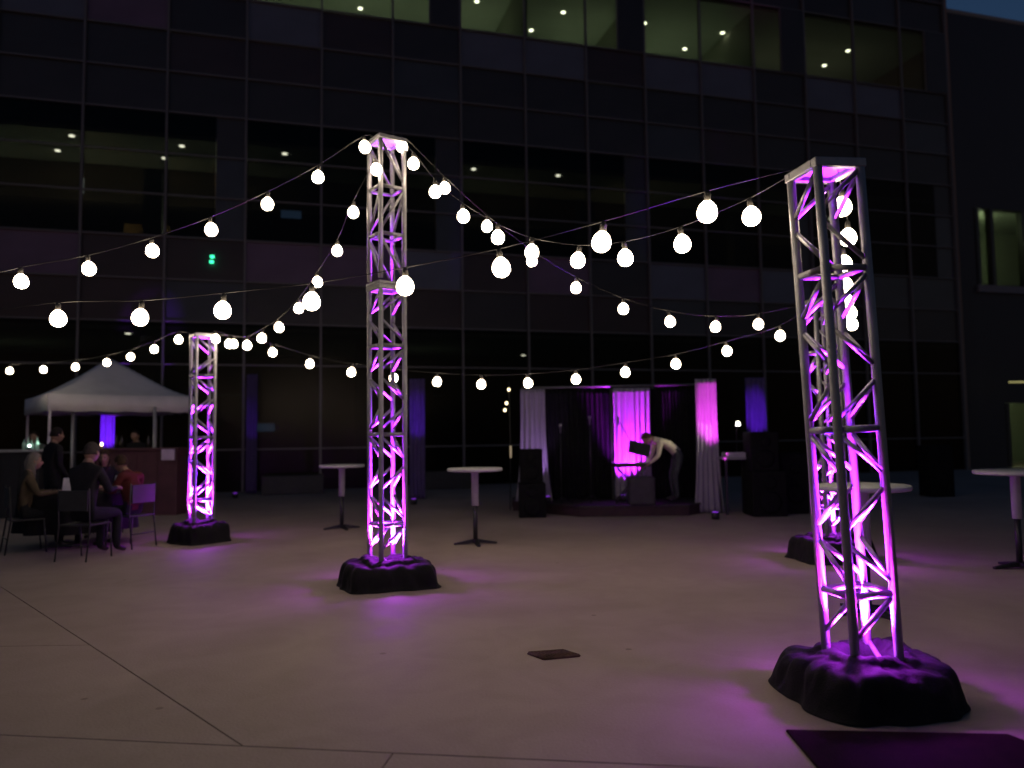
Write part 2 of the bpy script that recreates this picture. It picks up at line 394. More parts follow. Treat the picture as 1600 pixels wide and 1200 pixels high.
# green exit lights hanging inside the glass, a blue screen, a white strip lamp
GR_E = emit('green_exit', (.05, 1, .45), 2.5)
for px, py in ((332.5, 403), (331.5, 411)):
    v = at(px, py, 21.55); l = iv @ v
    MB().box((-.05, -.03, -.035), (.05, .03, .035)).build('exit_lamp', GR_E, bld, (l.x, l.y if l.y > .1 else -.1, l.z))
MB().box((-.3, 0, -.12), (.3, .02, .12)).build('screen', emit('blue_screen', (.25, .45, .9), .18), bld, tuple(iv @ at(455, 335, 23.2)))
MB().box((-.3, 0, -.12), (.3, .02, .12)).build('screen', emit('blue_screen', (.25, .45, .9), .18), bld, tuple(iv @ at(413, 668, 23.2)))
MB().box((-.03, 0, -.22), (.03, .03, .22)).build('strip_lamp', emit('strip_white', (.9, .95, 1), .6), bld, tuple(iv @ at(129, 290, 21.6)))

# right wing
wing = empty('office_wing', tuple(P0), YAW, label='lower dark wing with a lit green window at the right edge of the plaza', cat='building')
DW = mat('wing_cladding', (.028, .026, .034), .5, 0, .2, 1.0); FR = mat('wing_frame', (.03, .03, .033), .4)
me_w = unit_box('wall', DW)
wx0, wx1, ww0, ww1, wd0 = TE+.42, 44.0, 25.95, 36.0, 26.95
Y0 = .4
bx('wall', me_w, (wx0, Y0, 0), (ww0, Y0+.3, 17.92), wing)
bx('wall', me_w, (ww0, Y0, 10.15), (wx1, Y0+.3, 17.92), wing)
bx('wall', me_w, (ww1, Y0, 0), (wx1, Y0+.3, 10.15), wing)
bx('wall', me_w, (ww0, Y0, 2.5), (ww1, Y0+.3, 7.1), wing)
bx('wall', me_w, (ww0, Y0, 0), (wd0, Y0+.3, 2.5), wing)
bx('roof', me_conc, (wx0, Y0, 17.94), (wx1, Y0+10, 18.1), wing)
bx('side_wall', me_w, (wx1-.3, Y0+.32, 0), (wx1, Y0+10, 17.9), wing)
bx('sill', unit_box('sill', mat('sill_grey', (.16, .15, .18), .5)), (ww0-.1, Y0-.12, 6.8), (ww1, Y0-.002, 7.08), wing)
me_fr = unit_box('frame', FR)
t = ww0
for k, w in enumerate((.62, 1.5, 1.5, 1.5, 1.5, 1.5)):
    bx('frame', me_fr, (t, Y0-.05, 7.12), (t+.16, Y0+.2, 10.13), wing)
    bx('window_pane', me_glc, (t+.16, Y0+.1, 7.12), (t+w+.1, Y0+.13, 10.13), wing); t += w+.1
for t in range(3):
    bx('door_pane', me_glc, (wd0+.2+1.6*t, Y0+.1, .02), (wd0+1.6+1.6*t, Y0+.13, 2.48), wing)
    bx('frame', me_fr, (wd0+.02+1.6*t, Y0-.02, .02), (wd0+.2+1.6*t, Y0+.2, 2.48), wing)
me_gw = unit_box('back_wall', mat('green_room_wall', (.42, .46, .36), .8, 0, .1, .7))
bx('back_wall', me_gw, (wx0+.3, Y0+4, 7.0), (ww1+.5, Y0+4.1, 10.6), wing)
bx('ceiling', me_ceil, (wx0+.3, Y0+.32, 10.5), (ww1+.5, Y0+4, 10.6), wing)
bx('floor_slab', me_conc, (wx0+.3, Y0+.32, 6.8), (ww1+.5, Y0+4, 6.98), wing)
bx('back_wall', me_gw, (wx0+.3, Y0+3, .02), (ww1+.5, Y0+3.1, 3.6), wing)
bx('ceiling', me_ceil, (wx0+.3, Y0+.32, 3.6), (ww1+.5, Y0+3, 3.7), wing)
def wl_(t, y, z, e):
    point('room_light', (t, y, z), e, (.88, 1, .66), wing, .25)
    MB().lathe([(.2, -.03), (.2, .03)], 10, (t, y, z)).build('ceiling_lamp', emit('room_lamp', (.8, 1, .6), 1.5), wing)
wl_(27.6, Y0+2.2, 10.0, 110); wl_(28.0, Y0+1.6, 3.3, 120)
tag(MB().box((0, 0, 0), (1.2, .08, .05)).build('strip_light', emit('door_strip', (1, .9, .35), .35), None, tuple(at(1578, 598, 28.6))),
    'thin yellow strip light above the wing door at the right edge', 'light')

# ------------------------------------------------------------------ truss towers
PIT = .305; AW = .27
me_ch = unit_tube('chord', .0255, ALU, 14); me_br = unit_tube('brace', .0145, ALU, 8); me_cb = unit_tube('crossbar', .020, ALU, 8)
def end_frame(z, h, root, plate=False):
    s = AW/2+.027
    for (a, b) in (((-s, -s), (s, -s+.05)), ((-s, s-.05), (s, s)), ((-s, -s+.052), (-s+.05, s-.052)), ((s-.05, -s+.052), (s, s-.052))):
        bevel(MB().box((a[0], a[1], z), (b[0], b[1], z+h)).build('end_frame', ALU, root), .004, 1)
    if plate: MB().box((-s+.052, -s+.052, z+h*.55), (s-.052, s-.052, z+h*.8)).build('top_plate', ALU, root)
def tower(loc, phi, label, upper=False, flip=False, lean=(0, 0), group='aluminium box truss towers holding the string lights'):
    root = empty('truss_tower', loc, 0, label=label, cat='truss tower', group=group)
    root.rotation_mode = 'QUATERNION'
    root.rotation_quaternion = (Matrix.Rotation(lean[0], 4, 'Y') @ Matrix.Rotation(lean[1], 4, 'X') @ Matrix.Rotation(phi, 4, 'Z')).to_quaternion()
    h = AW/2; C = [(-h, -h), (h, -h), (h, h), (-h, h)]
    H = 3.05
    def section(zb, zt, levels, nd, fl):
        for c in C: stretch('chord', me_ch, (*c, zb+.03), (*c, zt-.03), root)
        for z in levels:
            for i in range(4):
                a, b = Vector((*C[i], z)), Vector((*C[(i+1) % 4], z)); d = (b-a).normalized()*.02
                stretch('crossbar', me_cb, a+d, b-d, root)
        p = (zt-zb)/nd
        for k in range(nd):
            z1, z0 = zt-k*p-.035, zt-(k+1)*p+.035
            for i in range(4):
                a, b = C[i], C[(i+1) % 4]
                if ((k % 2 == 0) != fl) != (i in (1, 2)): a, b = b, a      # a high end, b low end
                A, B = Vector((*a, z1)), Vector((*b, z0)); d = (B-A).normalized()*.02
                stretch('brace', me_br, A+d, B-d, root)
    section(.03, H, [H-.61, H-.61-.915, H-.61-1.83], 10, flip)
    end_frame(H-.03, .05, root, not upper); end_frame(.0, .03, root)
    if upper:
        section(H+.052, H+1.575, [H+.052+.5, H+.052+1.0], 3, True)
        end_frame(H+.022, .03, root); end_frame(H+1.55, .045, root, True)
    return root
def cover(loc, rx, ry, h, label, seed, rz=0, top=.55, group='black cloth covers over the tower feet'):
    """black cloth draped over a weighted foot: sagging skirt, a smaller hump in the middle, a hole for the truss"""
    r = random.Random(seed); n, m = 132, 26
    ph = [r.uniform(0, 6.28) for _ in range(8)]
    def rad(a):  # rounded-square outline with lumps
        q = (abs(math.cos(a))**4.2+abs(math.sin(a))**4.2)**(-1/4.2)
        return q*(1+.035*math.sin(2*a+ph[0])+.03*math.sin(3*a+ph[1])+.03*math.sin(5*a+ph[2])+.02*math.sin(11*a+ph[3]))
    prof = [(1.04, .0), (1.05, .03), (1.01, .10), (.995, .25), (.975, .45), (.95, .62), (.90, .74), (.83, .79), (.74, .80), (.64, .79), (.57, .81), (.54, .88), (.49, .92), (.44, .93), (.38, .92), (.33, .90), (.29, .80), (.28, .4), (.28, .05)]
    vs = []; fs = []
    for j, (pr, pz) in enumerate(prof):
        for k in range(n):
            a = 2*PI*k/n; R = rad(a)
            fold = 1+.018*math.sin(17*a+ph[4]+2*pz)*max(0, 1-abs(pz-.3)*2)+.03*math.sin(9*a+ph[5])*(pz)
            lump = 1+.05*math.sin(2*a+ph[6]+j*.05)+.02*math.sin(5*a+ph[7]-j*.1)
            if pr < .42: lump = 1
            if pr < .3: fold = 1; lump = 1; R = 1
            z = pz*h*(lump if pz > .05 else 1)
            if .3 < pr and pz > .02:
                q_ = Vector((pr*math.cos(a)*4, pr*math.sin(a)*4, pz*1.5+seed)); w_ = noise.fractal(q_, 1.0, 2.2, 4)
                cr = abs(noise.noise(Vector((math.cos(a)*3+seed, math.sin(a)*3, pz*.9+pr*1.5))))*2
                z += .022*w_*min(1, pz*2); fold += .02*w_; z -= .05*max(0, .35-cr)*min(1, pz*1.5)/.35*.35; fold -= .035*max(0, .3-cr)/.3*(1-pz*.5)
            vs.append((pr*rx*R*fold*math.cos(a), pr*ry*R*fold*math.sin(a), max(0.002, z)))
    for j in range(len(prof)-1):
        for k in range(n): fs.append((j*n+k, j*n+(k+1) % n, (j+1)*n+(k+1) % n, (j+1)*n+k))
    b = MB().add(vs, fs, True); o = b.build('foot_cover', BLACKCLOTH, None, loc); o.rotation_euler = (0, 0, rz)
    s = o.modifiers.new('sub', 'SUBSURF'); s.levels = 1; s.render_levels = 2
    tag(o, label, 'cover', group); return o
VIO, MAG, WRM = (.20, .02, 1.0), (.75, .03, .85), (1.0, .10, .75)
def uplight(loc, e, label, ground=1.0, dirs=((.03, .02), (-.03, -.02)), z=.12, spill=40):
    root = empty('uplight', loc, 0, label=label, cat='uplight', group='round violet uplights inside the tower feet')
    MB().lathe([(.05, 0), (.07, .02), (.075, .09), (.07, .1)], 16, (0, 0, z-.11)).build('body', BLACKPL, root)
    MB().lathe([(.055, 0), (.055, .006)], 16, (0, 0, z-.009)).build('lens', LEDV, root)
    spot('violet_beam', (dirs[0][0], dirs[0][1], z+.01), (dirs[0][0]*2.5, dirs[0][1]*2.5, 3), e*1.2, VIO, 74, root, .35)
    spot('magenta_beam', (dirs[1][0], dirs[1][1], z+.01), (dirs[1][0]*2.5, dirs[1][1]*2.5, 3), e*.6, MAG, 64, root, .4)
    spot('narrow_beam', (0, 0, z+.012), (0, 0, 4), e*2.2, (.42, .02, 1.0), 17, root, .9)
    point('spill', (0, 0, z+.27), spill, (.5, .03, .95), root, .05)  # bare point added over the can to throw violet onto the ground
    return root
LOC = {'near': (1.965, 4.43, -.015), 'mid': (-1.30, 7.97, 0), 'left': (-4.62, 11.45, 0), 'far': (3.74, 9.16, 0)}
tower(LOC['near'], math.radians(11.4), 'nearest truss tower, glowing magenta, big at the right of the plaza', lean=(-.036, 0))
tower(LOC['mid'], math.radians(35.7), 'tallest truss tower, pale unlit upper section, left of the plaza middle', upper=True)
tower(LOC['left'], math.radians(38.3), 'small far truss tower standing beside the white canopy tent', flip=True)
tower(LOC['far'], math.radians(11.4), 'far truss tower half hidden behind the nearest tower', lean=(-.012, 0))
cover((1.985, 4.43, 0), .425, .40, .29, 'bulky black cloth over the foot of the nearest tower', 4, .15)
cover((-1.29, 7.92, 0), .45, .40, .30, 'black cloth mound over the foot of the tallest tower', 11, .35)
cover((-4.62, 11.42, 0), .375, .37, .34, 'black cloth mound over the tower foot beside the tent', 23, .9)
cover((3.74, 9.14, 0), .45, .40, .32, 'black cloth over the foot of the tower behind the nearest one', 31, .2)
uplight((1.965, 4.43, .07), 3000, 'violet uplight inside the foot of the nearest tower', spill=45)
uplight((-1.30, 7.97, .07), 4000, 'violet uplight inside the foot of the tallest tower')
uplight((-4.62, 11.45, .09), 5200, 'violet uplight inside the foot of the tower by the tent', spill=22)
uplight((3.74, 9.16, .09), 3000, 'violet uplight inside the foot of the half hidden tower')

# ------------------------------------------------------------------ string lights
SOCK = mat('socket_black', (.05, .045, .04), .5); CABLE = mat('cable_black', (.012, .011, .011), .55)
me_bulb = MB().lathe([(.016, .060), (.022, .055), (.034, .045), (.046, .030), (.0545, .010), (.0575, -.010), (.0545, -.030), (.045, -.047), (.031, -.059), (.015, -.065), (.004, -.0665)], 18).mesh('bulb', BULB)
me_sock = MB().lathe([(.014, .055), (.019, .058), (.019, .10), (.013, .112), (.006, .118)], 10).mesh('socket', SOCK)
def top_of(k, dx=0, dz=0):
    p = Vector(LOC[k]); z = 4.63 if k == 'mid' else 3.05
    if k == 'near': p.x -= .036*3.05
    return Vector((p.x+dx, p.y, z+dz))
def string(label, pts, Ya, Yb, start=None, end=None, tail=None):
    """pts in picture order; depth runs evenly from Ya to Yb"""
    n = len(pts); P = []
    for i, (x, y) in enumerate(pts): P.append(at(x, y, Ya+(Yb-Ya)*i/max(1, n-1)))
    root = empty('string_light', tuple(P[0]), 0, label=label, cat='string lights', group='strings of round white bulbs')
    o = P[0]; hang = Vector((0, 0, .118)); C = []
    if start is not None: C.append(Vector(start))
    C += [p+hang for p in P]
    if end is not None: C.append(Vector(end))
    # smooth cable
    Q = []
    for i in range(len(C)-1):
        p0, p1, p2, p3 = C[max(0, i-1)], C[i], C[i+1], C[min(len(C)-1, i+2)]
        for k in range(4):
            t = k/4; Q.append(.5*((2*p1)+(p2-p0)*t+(2*p0-5*p1+4*p2-p3)*t*t+(3*p1-p0-3*p2+p3)*t**3))
    Q.append(C[-1])
    MB().path([q-o for q in Q], .0035, 5).build('cable', CABLE, root)
    r = random.Random(len(pts)*7+int(pts[0][0]))
    for p in P:
        b = link('bulb', me_bulb, root, tuple(p-o)); b.rotation_euler = (r.uniform(-.16, .16), r.uniform(-.16, .16), 0)
        link('socket', me_sock, b)
    return root
A = [(570,229),(497,276),(418,318),(330,358),(238,391),(139,419),(33,439)]
string('string of bulbs running from the tallest tower down to the left edge', A, 7.7, 6.5, top_of('mid', -.12), at(-110, 452, 5.9))
B = [(588,264),(552,331),(527,391),(496,440),(467,481),(436,511),(409,528),(386,539),(358,537),(337,529)]
string('steep curved string of bulbs between the tallest tower and the tent tower', B, 7.75, 11.3, top_of('mid', -.1, -.1), top_of('left', .1))
Cc = [(1105,330),(940,377),(783,417),(633,446),(487,470),(348,484),(219,495),(91,497)]
string('lowest wide string of big bulbs crossing in front of the tallest tower', Cc, 4.35, 5.7, top_of('near', -.15), at(-60, 492, 5.9))
D = [(1174,337),(1066,380),(977,402),(903,406),(831,393),(778,370),(724,337),(680,299),(646,255)]
string('string of bulbs sagging between the nearest tower and the tallest tower', D, 4.8, 7.8, top_of('near', -.13), top_of('mid', .12))
E_ = [(628,228),(695,293),(761,353),(831,407),(900,449),(974,482),(1047,502),(1118,510),(1185,506)]
string('string of bulbs sagging from the tallest tower to the half hidden tower', E_, 7.95, 9.0, top_of('mid', .1), top_of('far', -.12))
Fs = [(1219,524),(1136,548),(1056,568),(977,581),(900,592),(825,598),(752,600),(683,596),(615,590),(549,581),(484,568),(426,550),(365,537)]
string('rear string of small bulbs from the half hidden tower to the tent tower', Fs, 9.3, 11.25, top_of('far', -.1), top_of('left', .1))
G = [(279,530),(241,545),(204,557),(167,566),(118,573),(68,577),(15,579)]
string('string of small bulbs running from the tent tower over the tent top', G, 11.6, 15.0, top_of('left', -.12), at(-50, 577, 15.4))
Hs = [(1316,322),(1325,370),(1319,411),(1321,445),(1323,470),(1329,488),(1331,506)]
string('string of bulbs seen end on inside the nearest tower', Hs, 4.85, 7.6, top_of('near', .08, -.02), top_of('far', 0))

# ------------------------------------------------------------------ bar tables
TT = mat('table_top_white', (.42, .42, .43), .5, 0, .06, 5); SLV = mat('pale_sleeve', (.45, .45, .48), .6)
def bar_table(loc, label, r=.38, rz=0, proto=None):
    root = empty('bar_table', loc, rz, label=label, cat='table', group='tall round bar tables on the plaza')
    H = 1.05
    MB().lathe([(r-.03, H-.045), (r-.005, H-.04), (r, H-.03), (r, H-.008), (r-.008, H)], 40).build('table_top', TT, root)
    MB().lathe([(.05, H-.52), (.05, H-.07), (.11, H-.05)], 16).build('upper_post', SLV, root)
    MB().lathe([(.032, .05), (.032, H-.525)], 14).build('lower_post', DARKMETAL, root)
    for k in range(4):
        m = Matrix.Rotation(k*PI/2, 4, 'Z')
        MB().add([m @ Vector(v) for v in [(.03,-.03,.02),(.30,-.022,.0),(.30,.022,.0),(.03,.03,.02),(.03,-.03,.07),(.30,-.022,.022),(.30,.022,.022),(.03,.03,.07)]],
                 [(0,3,2,1),(4,5,6,7),(0,1,5,4),(1,2,6,5),(2,3,7,6),(3,0,4,7)]).build('foot', DARKMETAL, root)
bar_table(tuple(gr(743, 850)), 'tall white topped bar table between the tallest tower and the stage', .385, .2)
bar_table(tuple(gr(534, 826)), 'tall bar table just left of the tallest tower', .37, .5)
bar_table(tuple(gr(1356, 958)), 'tall bar table seen through and behind the nearest tower', .37, .3)
bar_table(tuple(gr(1594, 888)), 'tall bar table cut by the right edge of the picture', .40, .1)

# ------------------------------------------------------------------ drapes and stage
def drape(name, xa, xb, ya, yb, z0, z1, m, label=None, seed=0, amp=.035, folds=9, belly=0.0, parent=None, flare=0.0, group=None):
    """hanging folded cloth between (xa,ya) and (xb,yb), real folds, two faces thick"""
    r = random.Random(seed); nx, nz = folds*8, 24
    a, b = Vector((xa, ya, 0)), Vector((xb, yb, 0)); d = (b-a); nrm = Vector((-d.y, d.x, 0)).normalized()
    p1, p2, p3 = [r.uniform(0, 6.28) for _ in range(3)]
    vs = []; fs = []
    for side in (0, 1):
        for j in range(nz+1):
            v = j/nz; z = z0+(z1-z0)*v
            for i in range(nx+1):
                u = i/nx
                uu = .5+(u-.5)*(1-belly*math.sin(v*PI)+flare*(1-v)**3)
                off = amp*(math.sin(2*PI*folds*u+p1+.5*math.sin(3*v+p3))+.5*math.sin(2*PI*folds*.43*u+p2+v*1.5))*(1.1-.35*v)
                p = a+d*uu+nrm*(off+side*.008); vs.append((p.x, p.y, z))
    N = (nx+1)*(nz+1)
    for j in range(nz):
        for i in range(nx):
            q = (j*(nx+1)+i, j*(nx+1)+i+1, (j+1)*(nx+1)+i+1, (j+1)*(nx+1)+i)
            fs.append(q); fs.append(tuple(k+N for k in q[::-1]))
    edge = [j*(nx+1) for j in range(nz+1)]+[nz*(nx+1)+i for i in range(1, nx+1)]+[j*(nx+1)+nx for j in range(nz-1, -1, -1)]+[i for i in range(nx-1, 0, -1)]
    for k in range(len(edge)):
        e0, e1 = edge[k], edge[(k+1) % len(edge)]; fs.append((e0, e1, e1+N, e0+N))
    o = MB().add(vs, fs, True).build(name, m, parent)
    if label: tag(o, label, 'drape', group)
    return o
def seg(pxa, pxb, Y, Yb=None):
    a = at(pxa, 690, Y); b = at(pxb, 690, Yb or Y); return a.x, b.x, a.y, b.y
SH = MB(); WD = mat('sheer_white_drape', (.36, .33, .42), .8, 0, .05, 5, trans=.25); BD = mat('black_drape', (.010, .010, .012), .95, 0, .3, 9, spec=.1)
YS = 15.3
ztop = at(1000, 604, YS).z
stage = empty('stage', tuple(gr(965, 806)), 0, label='low black stage platform with angled front below the drapes', cat='stage')
sp = [gr(800, 798), gr(905, 808), gr(1078, 806), gr(1128, 795)]
back = [Vector((sp[3].x, 16.3, 0)), Vector((sp[0].x, 16.3, 0))]
poly = sp+back; o0 = stage.location
top = mat('stage_deck', (.022, .016, .02), .6, 0, .3, 5); skirt = mat('stage_skirt', (.03, .012, .018), .8, 0, .3, 6)
n = len(poly)
MB().add([p-o0+Vector((0, 0, .17)) for p in poly]+[p-o0+Vector((0, 0, .20)) for p in poly], [tuple(range(n))[::-1], tuple(range(n, 2*n))]+[(i, (i+1) % n, n+(i+1) % n, n+i) for i in range(n)]).build('deck', top, stage)
for i in range(n):
    a, b = poly[i]-o0, poly[(i+1) % n]-o0
    c = -(sum(((p-o0) for p in poly), Vector())/n); inn = (-(a+b)/2-c); inn = Vector((-(b-a).y, (b-a).x, 0)).normalized()
    ctr = sum(((p-o0) for p in poly), Vector())/n
    if inn.dot(ctr-a) < 0: inn = -inn
    a1, b1 = a+inn*.03, b+inn*.03; a2, b2 = a+inn*.045, b+inn*.045
    MB().add([a1, b1, b2, a2, *(v+Vector((0, 0, .169)) for v in (a1, b1, b2, a2))], [(0,3,2,1),(4,5,6,7),(0,1,5,4),(1,2,6,5),(2,3,7,6),(3,0,4,7)]).build('skirt', skirt, stage)
fr = empty('drape_frame', tuple(at(970, 800, YS)*1), 0, label='thin pipe frame holding the stage drapes', cat='pipe frame')
fr.location = (at(970, 690, YS).x, YS, 0); fo = fr.location.copy()
xl, xr = at(816, 690, YS).x, at(1119, 690, YS).x
PIPE = mat('pipe_alu', (.16, .16, .16), .4, .5)
MB().path([Vector((xl, YS, ztop))-fo, Vector((xr, YS, ztop+.03))-fo], .022, 8).build('top_pipe', PIPE, fr)
for x in (xl, at(957, 690, YS).x, xr+.02): MB().path([Vector((x, YS+.06, .0))-fo, Vector((x, YS+.06, ztop-.03))-fo], .02, 8).build('upright', PIPE, fr)
dg_ = 'pale sheer drapes on the stage frame'
xa, xb, ya, yb = seg(958, 1016, YS); drape('stage_drape', xa, xb, ya-.12, yb-.12, .21, ztop-.03, WD, 'brightly lit magenta drape in the middle of the stage', 2, .035, 7, .03, group=dg_)
xa, xb, ya, yb = seg(814, 852, YS); drape('stage_drape', xa, xb, ya-.12, yb-.12, .21, ztop-.03, WD, 'dim lilac drape at the left end of the stage frame', 5, .03, 5, .0, flare=.5, group=dg_)
xa, xb, ya, yb = seg(1086, 1119, YS-.7); drape('stage_drape', xa, xb, ya-.12, yb-.12, .02, at(1100, 592, YS-.8).z, WD, 'tall pink drape at the right end of the stage', 9, .03, 5, .03, flare=.4, group=dg_)
bgp = 'black backdrop drapes behind the stage'
for i, (p, q, lb) in enumerate(((852, 958, 'black backdrop drape between the lilac and the magenta drape'), (1016, 1090, 'black backdrop drape behind the bending performer'))):
    xa, xb, ya, yb = seg(p, q, YS); drape('backdrop_drape', xa, xb, ya+.12, yb+.12, .21, ztop-.04, BD, lb, 20+i, .03, 14, group=bgp)
# stage lights
def can(loc, aim, e, col, deg, label, group='small floor uplights around the stage', lens=None):
    root = empty('floor_light', loc, 0, label=label, cat='uplight', group=group)
    MB().lathe([(.05, 0), (.07, .01), (.07, .11), (.06, .12)], 14).build('body', BLACKPL, root)
    MB().lathe([(.05, 0), (.05, .006)], 14, (0, 0, .121)).build('lens', lens or LEDS, root)
    spot('beam', (0, 0, .14), Vector(aim)-Vector(loc), e, col, deg, root, .7, .03)
p = at(985, 690, YS); can((p.x+.0, YS-.45, .21), (p.x+.02, YS-.05, 2.3), 1300, (.60, .015, .80), 60, 'floor uplight below the magenta drape')
can((p.x-.25, YS-.5, .21), (p.x-.1, YS, 1.5), 800, (.5, .02, .9), 60, 'floor uplight at the left foot of the magenta drape')
p = at(1103, 690, YS); can((p.x-.35, YS-1.9, .005), (p.x, YS-.8, 1.95), 1300, (.85, .05, .75), 26, 'floor uplight aimed up the tall pink drape')
p = at(832, 690, YS); can((p.x+.25, YS-.6, .21), (p.x, YS, 1.9), 60, (.6, .3, .9), 60, 'floor uplight by the dim lilac drape')
# keyboard on an X stand
ks = empty('keyboard_stand', tuple(at(985, 790, 14.7)), 0, label='black folding keyboard stand on the stage', cat='stand')
kx = at(985, 690, 14.6).x; ks.location = (kx, 14.6, .2)
for sx in (-1, 1):
    for yy in (-.12, .12):
        MB().path([(-.3*sx, yy, .02), (.26*sx, yy, .66)], .014, 6).build('tube', DARKMETAL, ks)
for x in (-.3, .3): MB().path([(x, -.17, .014), (x, .17, .014)], .014, 6).build('foot_bar', DARKMETAL, ks)
kb = empty('keyboard', (kx, 14.6, .875), .25, label='slim black keyboard lying on its stand in front of the magenta drape', cat='keyboard')
bevel(MB().box((-.34, -.14, 0), (.34, .14, .07)).build('body', BLACKPL, kb), .01)
WK = mat('white_keys', (.6, .6, .6), .4)
for k in range(18): MB().box((-.30+k*.0335, -.13, .071), (-.30+k*.0335+.031, -.01, .079)).build('key', WK, kb)
# music stand
ms = empty('music_stand', (at(1002, 690, 14.4).x, 14.4, .2), 0, label='black music stand with a tilted tray before the performer', cat='music stand')
MB().path([(0, 0, .02), (0, 0, .9)], .012, 6).build('post', DARKMETAL, ms)
for k in range(3): MB().path([(0, 0, .16), (.25*math.cos(k*2.1), .25*math.sin(k*2.1), .01)], .008, 5).build('leg', DARKMETAL, ms)
t_ = MB().box((-.2, -.01, -.13), (.2, .01, .13)).build('tray', BLACKPL, ms, (-.05, -.05, 1.02)); t_.rotation_euler = (-.5, .25, 0)
# mic stands
def mic(px, Y, zb, h, label, boom=None, lean=0):
    x = at(px, 690, Y).x
    r = empty('microphone_stand', (x, Y, zb), 0, label=label, cat='microphone stand', group='thin black microphone stands on the stage')
    MB().path([(0, 0, .02), (lean, 0, h)], .011, 6).build('post', DARKMETAL, r)
    for k in range(3): MB().path([(0, 0, .12), (.24*math.cos(k*2.1+.4), .24*math.sin(k*2.1+.4), .01)], .008, 5).build('leg', DARKMETAL, r)
    e = Vector((lean, 0, h))
    if boom: MB().path([e, e+Vector(boom)], .008, 6).build('boom', DARKMETAL, r); e = e+Vector(boom)
    MB().lathe([(.013, -.12), (.016, -.02), (.027, .0), (.03, .03), (.018, .055)], 10, tuple(e)).build('microphone', mat('mic_grille', (.25, .25, .27), .35, .8), r)
mic(876, 14.6, .2, 1.45, 'left microphone stand in front of the black backdrop')
mic(922, 14.8, .2, 1.6, 'second microphone stand left of the magenta drape')
mic(995, 14.3, .2, .95, 'microphone stand with a long boom crossing the magenta drape', (-.34, 0, .62))
# amplifier / covered case below the keyboard
am = bevel(MB().box((-.24, -.16, 0), (.24, .16, .52)).build('equipment_case', mat('grey_case', (.03, .027, .034), .7, 0, .2, 8, .2), None, (at(1000, 690, 14.15).x, 14.15, .2)), .05, 3)
tag(am, 'grey covered equipment case on the stage below the keyboard', 'case')
# speakers
SPK = mat('speaker_black', (.008, .008, .009), .85, 0, .2, 20, spec=.1)
def speaker(px, Y, zb, w, d, h, label, rz=0, stand=False):
    x = at(px, 690, Y).x
    r = empty('loudspeaker', (x, Y, zb), rz, label=label, cat='loudspeaker', group='black loudspeakers beside the stage')
    bevel(MB().box((-w/2, -d/2, .0), (w/2, d/2, h)).build('cabinet', SPK, r), .02)
    MB().box((-w/2+.04, -d/2-.012, .04), (w/2-.04, -d/2-.002, h-.04)).build('grille', SPK, r)
    for (cz, cr) in ((h*.32, w*.33), (h*.75, w*.2)):
        MB().lathe([(cr, 0), (cr*.8, .012), (cr*.3, .02)], 18).build('cone', SPK, r, (0, -d/2-.013, cz)).rotation_euler = (PI/2, 0, 0)
speaker(830, 14.3, 0, .5, .55, .62, 'lower black loudspeaker of the stack left of the stage')
speaker(829, 14.3, .622, .42, .45, .62, 'upper black loudspeaker of the stack left of the stage')
speaker(1192, 14.0, 0, .62, .6, .8, 'lower black loudspeaker in the dark right of the stage')
speaker(1188, 14.0, .802, .5, .5, .70, 'upper black loudspeaker in the dark right of the stage')
speaker(1232, 14.4, 0, .5, .55, 1.1, 'black loudspeaker behind the nearest tower')
speaker(1460, 17.5, .0, .55, .5, 1.15, 'dark loudspeaker box standing alone right of the nearest tower')
# control desk with lamp
dk = empty('control_desk', (at(1146, 690, 14.3).x, 14.3, 0), 0, label='small black control desk with a violet lit top right of the stage', cat='desk')
bevel(MB().box((-.25, -.25, 1.0), (.25, .25, 1.05)).build('desk_top', mat('desk_grey', (.2, .2, .22), .5), dk), .01)
for sx in (-.21, .21):
    for sy in (-.21, .21): MB().box((sx-.02, sy-.02, .0), (sx+.02, sy+.02, .998)).build('leg', DARKMETAL, dk)
MB().box((-.2, -.22, 1.052), (.18, .1, 1.13)).build('mixer', mat('mixer_grey', (.3, .3, .33), .5), dk)
dl = empty('desk_lamp', (at(1154, 690, 14.2).x, 14.2, 1.052), 0, label='small bright white lamp glowing above the control desk', cat='lamp')
MB().path([(0, .12, 0), (0, .12, .45), (0, .02, .62)], .008, 6).build('stem', DARKMETAL, dl)
MB().lathe([(.045, -.05), (.04, -.02), (.02, .03)], 12, (0, 0, .62)).build('lamp_head', emit('lamp_white', (1, .97, .85), 8), dl)
spot('lamp_beam', (0, -.05, .62), (-1.6, .5, .1), 40, (1, .90, .66), 50, dl, .6, .05)
spot('lamp_spill', (.0, -.03, .57), (0, -.1, -.4), 1.0, (.8, .4, 1), 100, dl)
# small glowing dots climbing a pole left of the stage
pl = empty('dot_pole', (at(796, 690, 15.6).x, 15.6, 0), 0, label='thin pole with three tiny warm glowing dots left of the stage', cat='lamp pole')
MB().path([(0, 0, 0), (.02, 0, 1.4), (0, 0, 2.6)], .012, 6).build('pole', DARKMETAL, pl)
LW = emit('tiny_warm', (1, .8, .45), 5)
for (px, py) in ((795, 609), (791.5, 630), (789, 641)):
    v = at(px, py, 15.55)-pl.location; MB().lathe([(.008, -.028), (.026, -.01), (.026, .012), (.01, .03)], 8, tuple(v)).build('lamp', LW, pl)  # one glowing bead for each dot
MB().lathe([(.015, -.12), (.02, .12)], 8, tuple(at(798, 706, 15.5)-pl.location)).build('lamp', emit('tube_warm', (1, .8, .5), .25), pl)
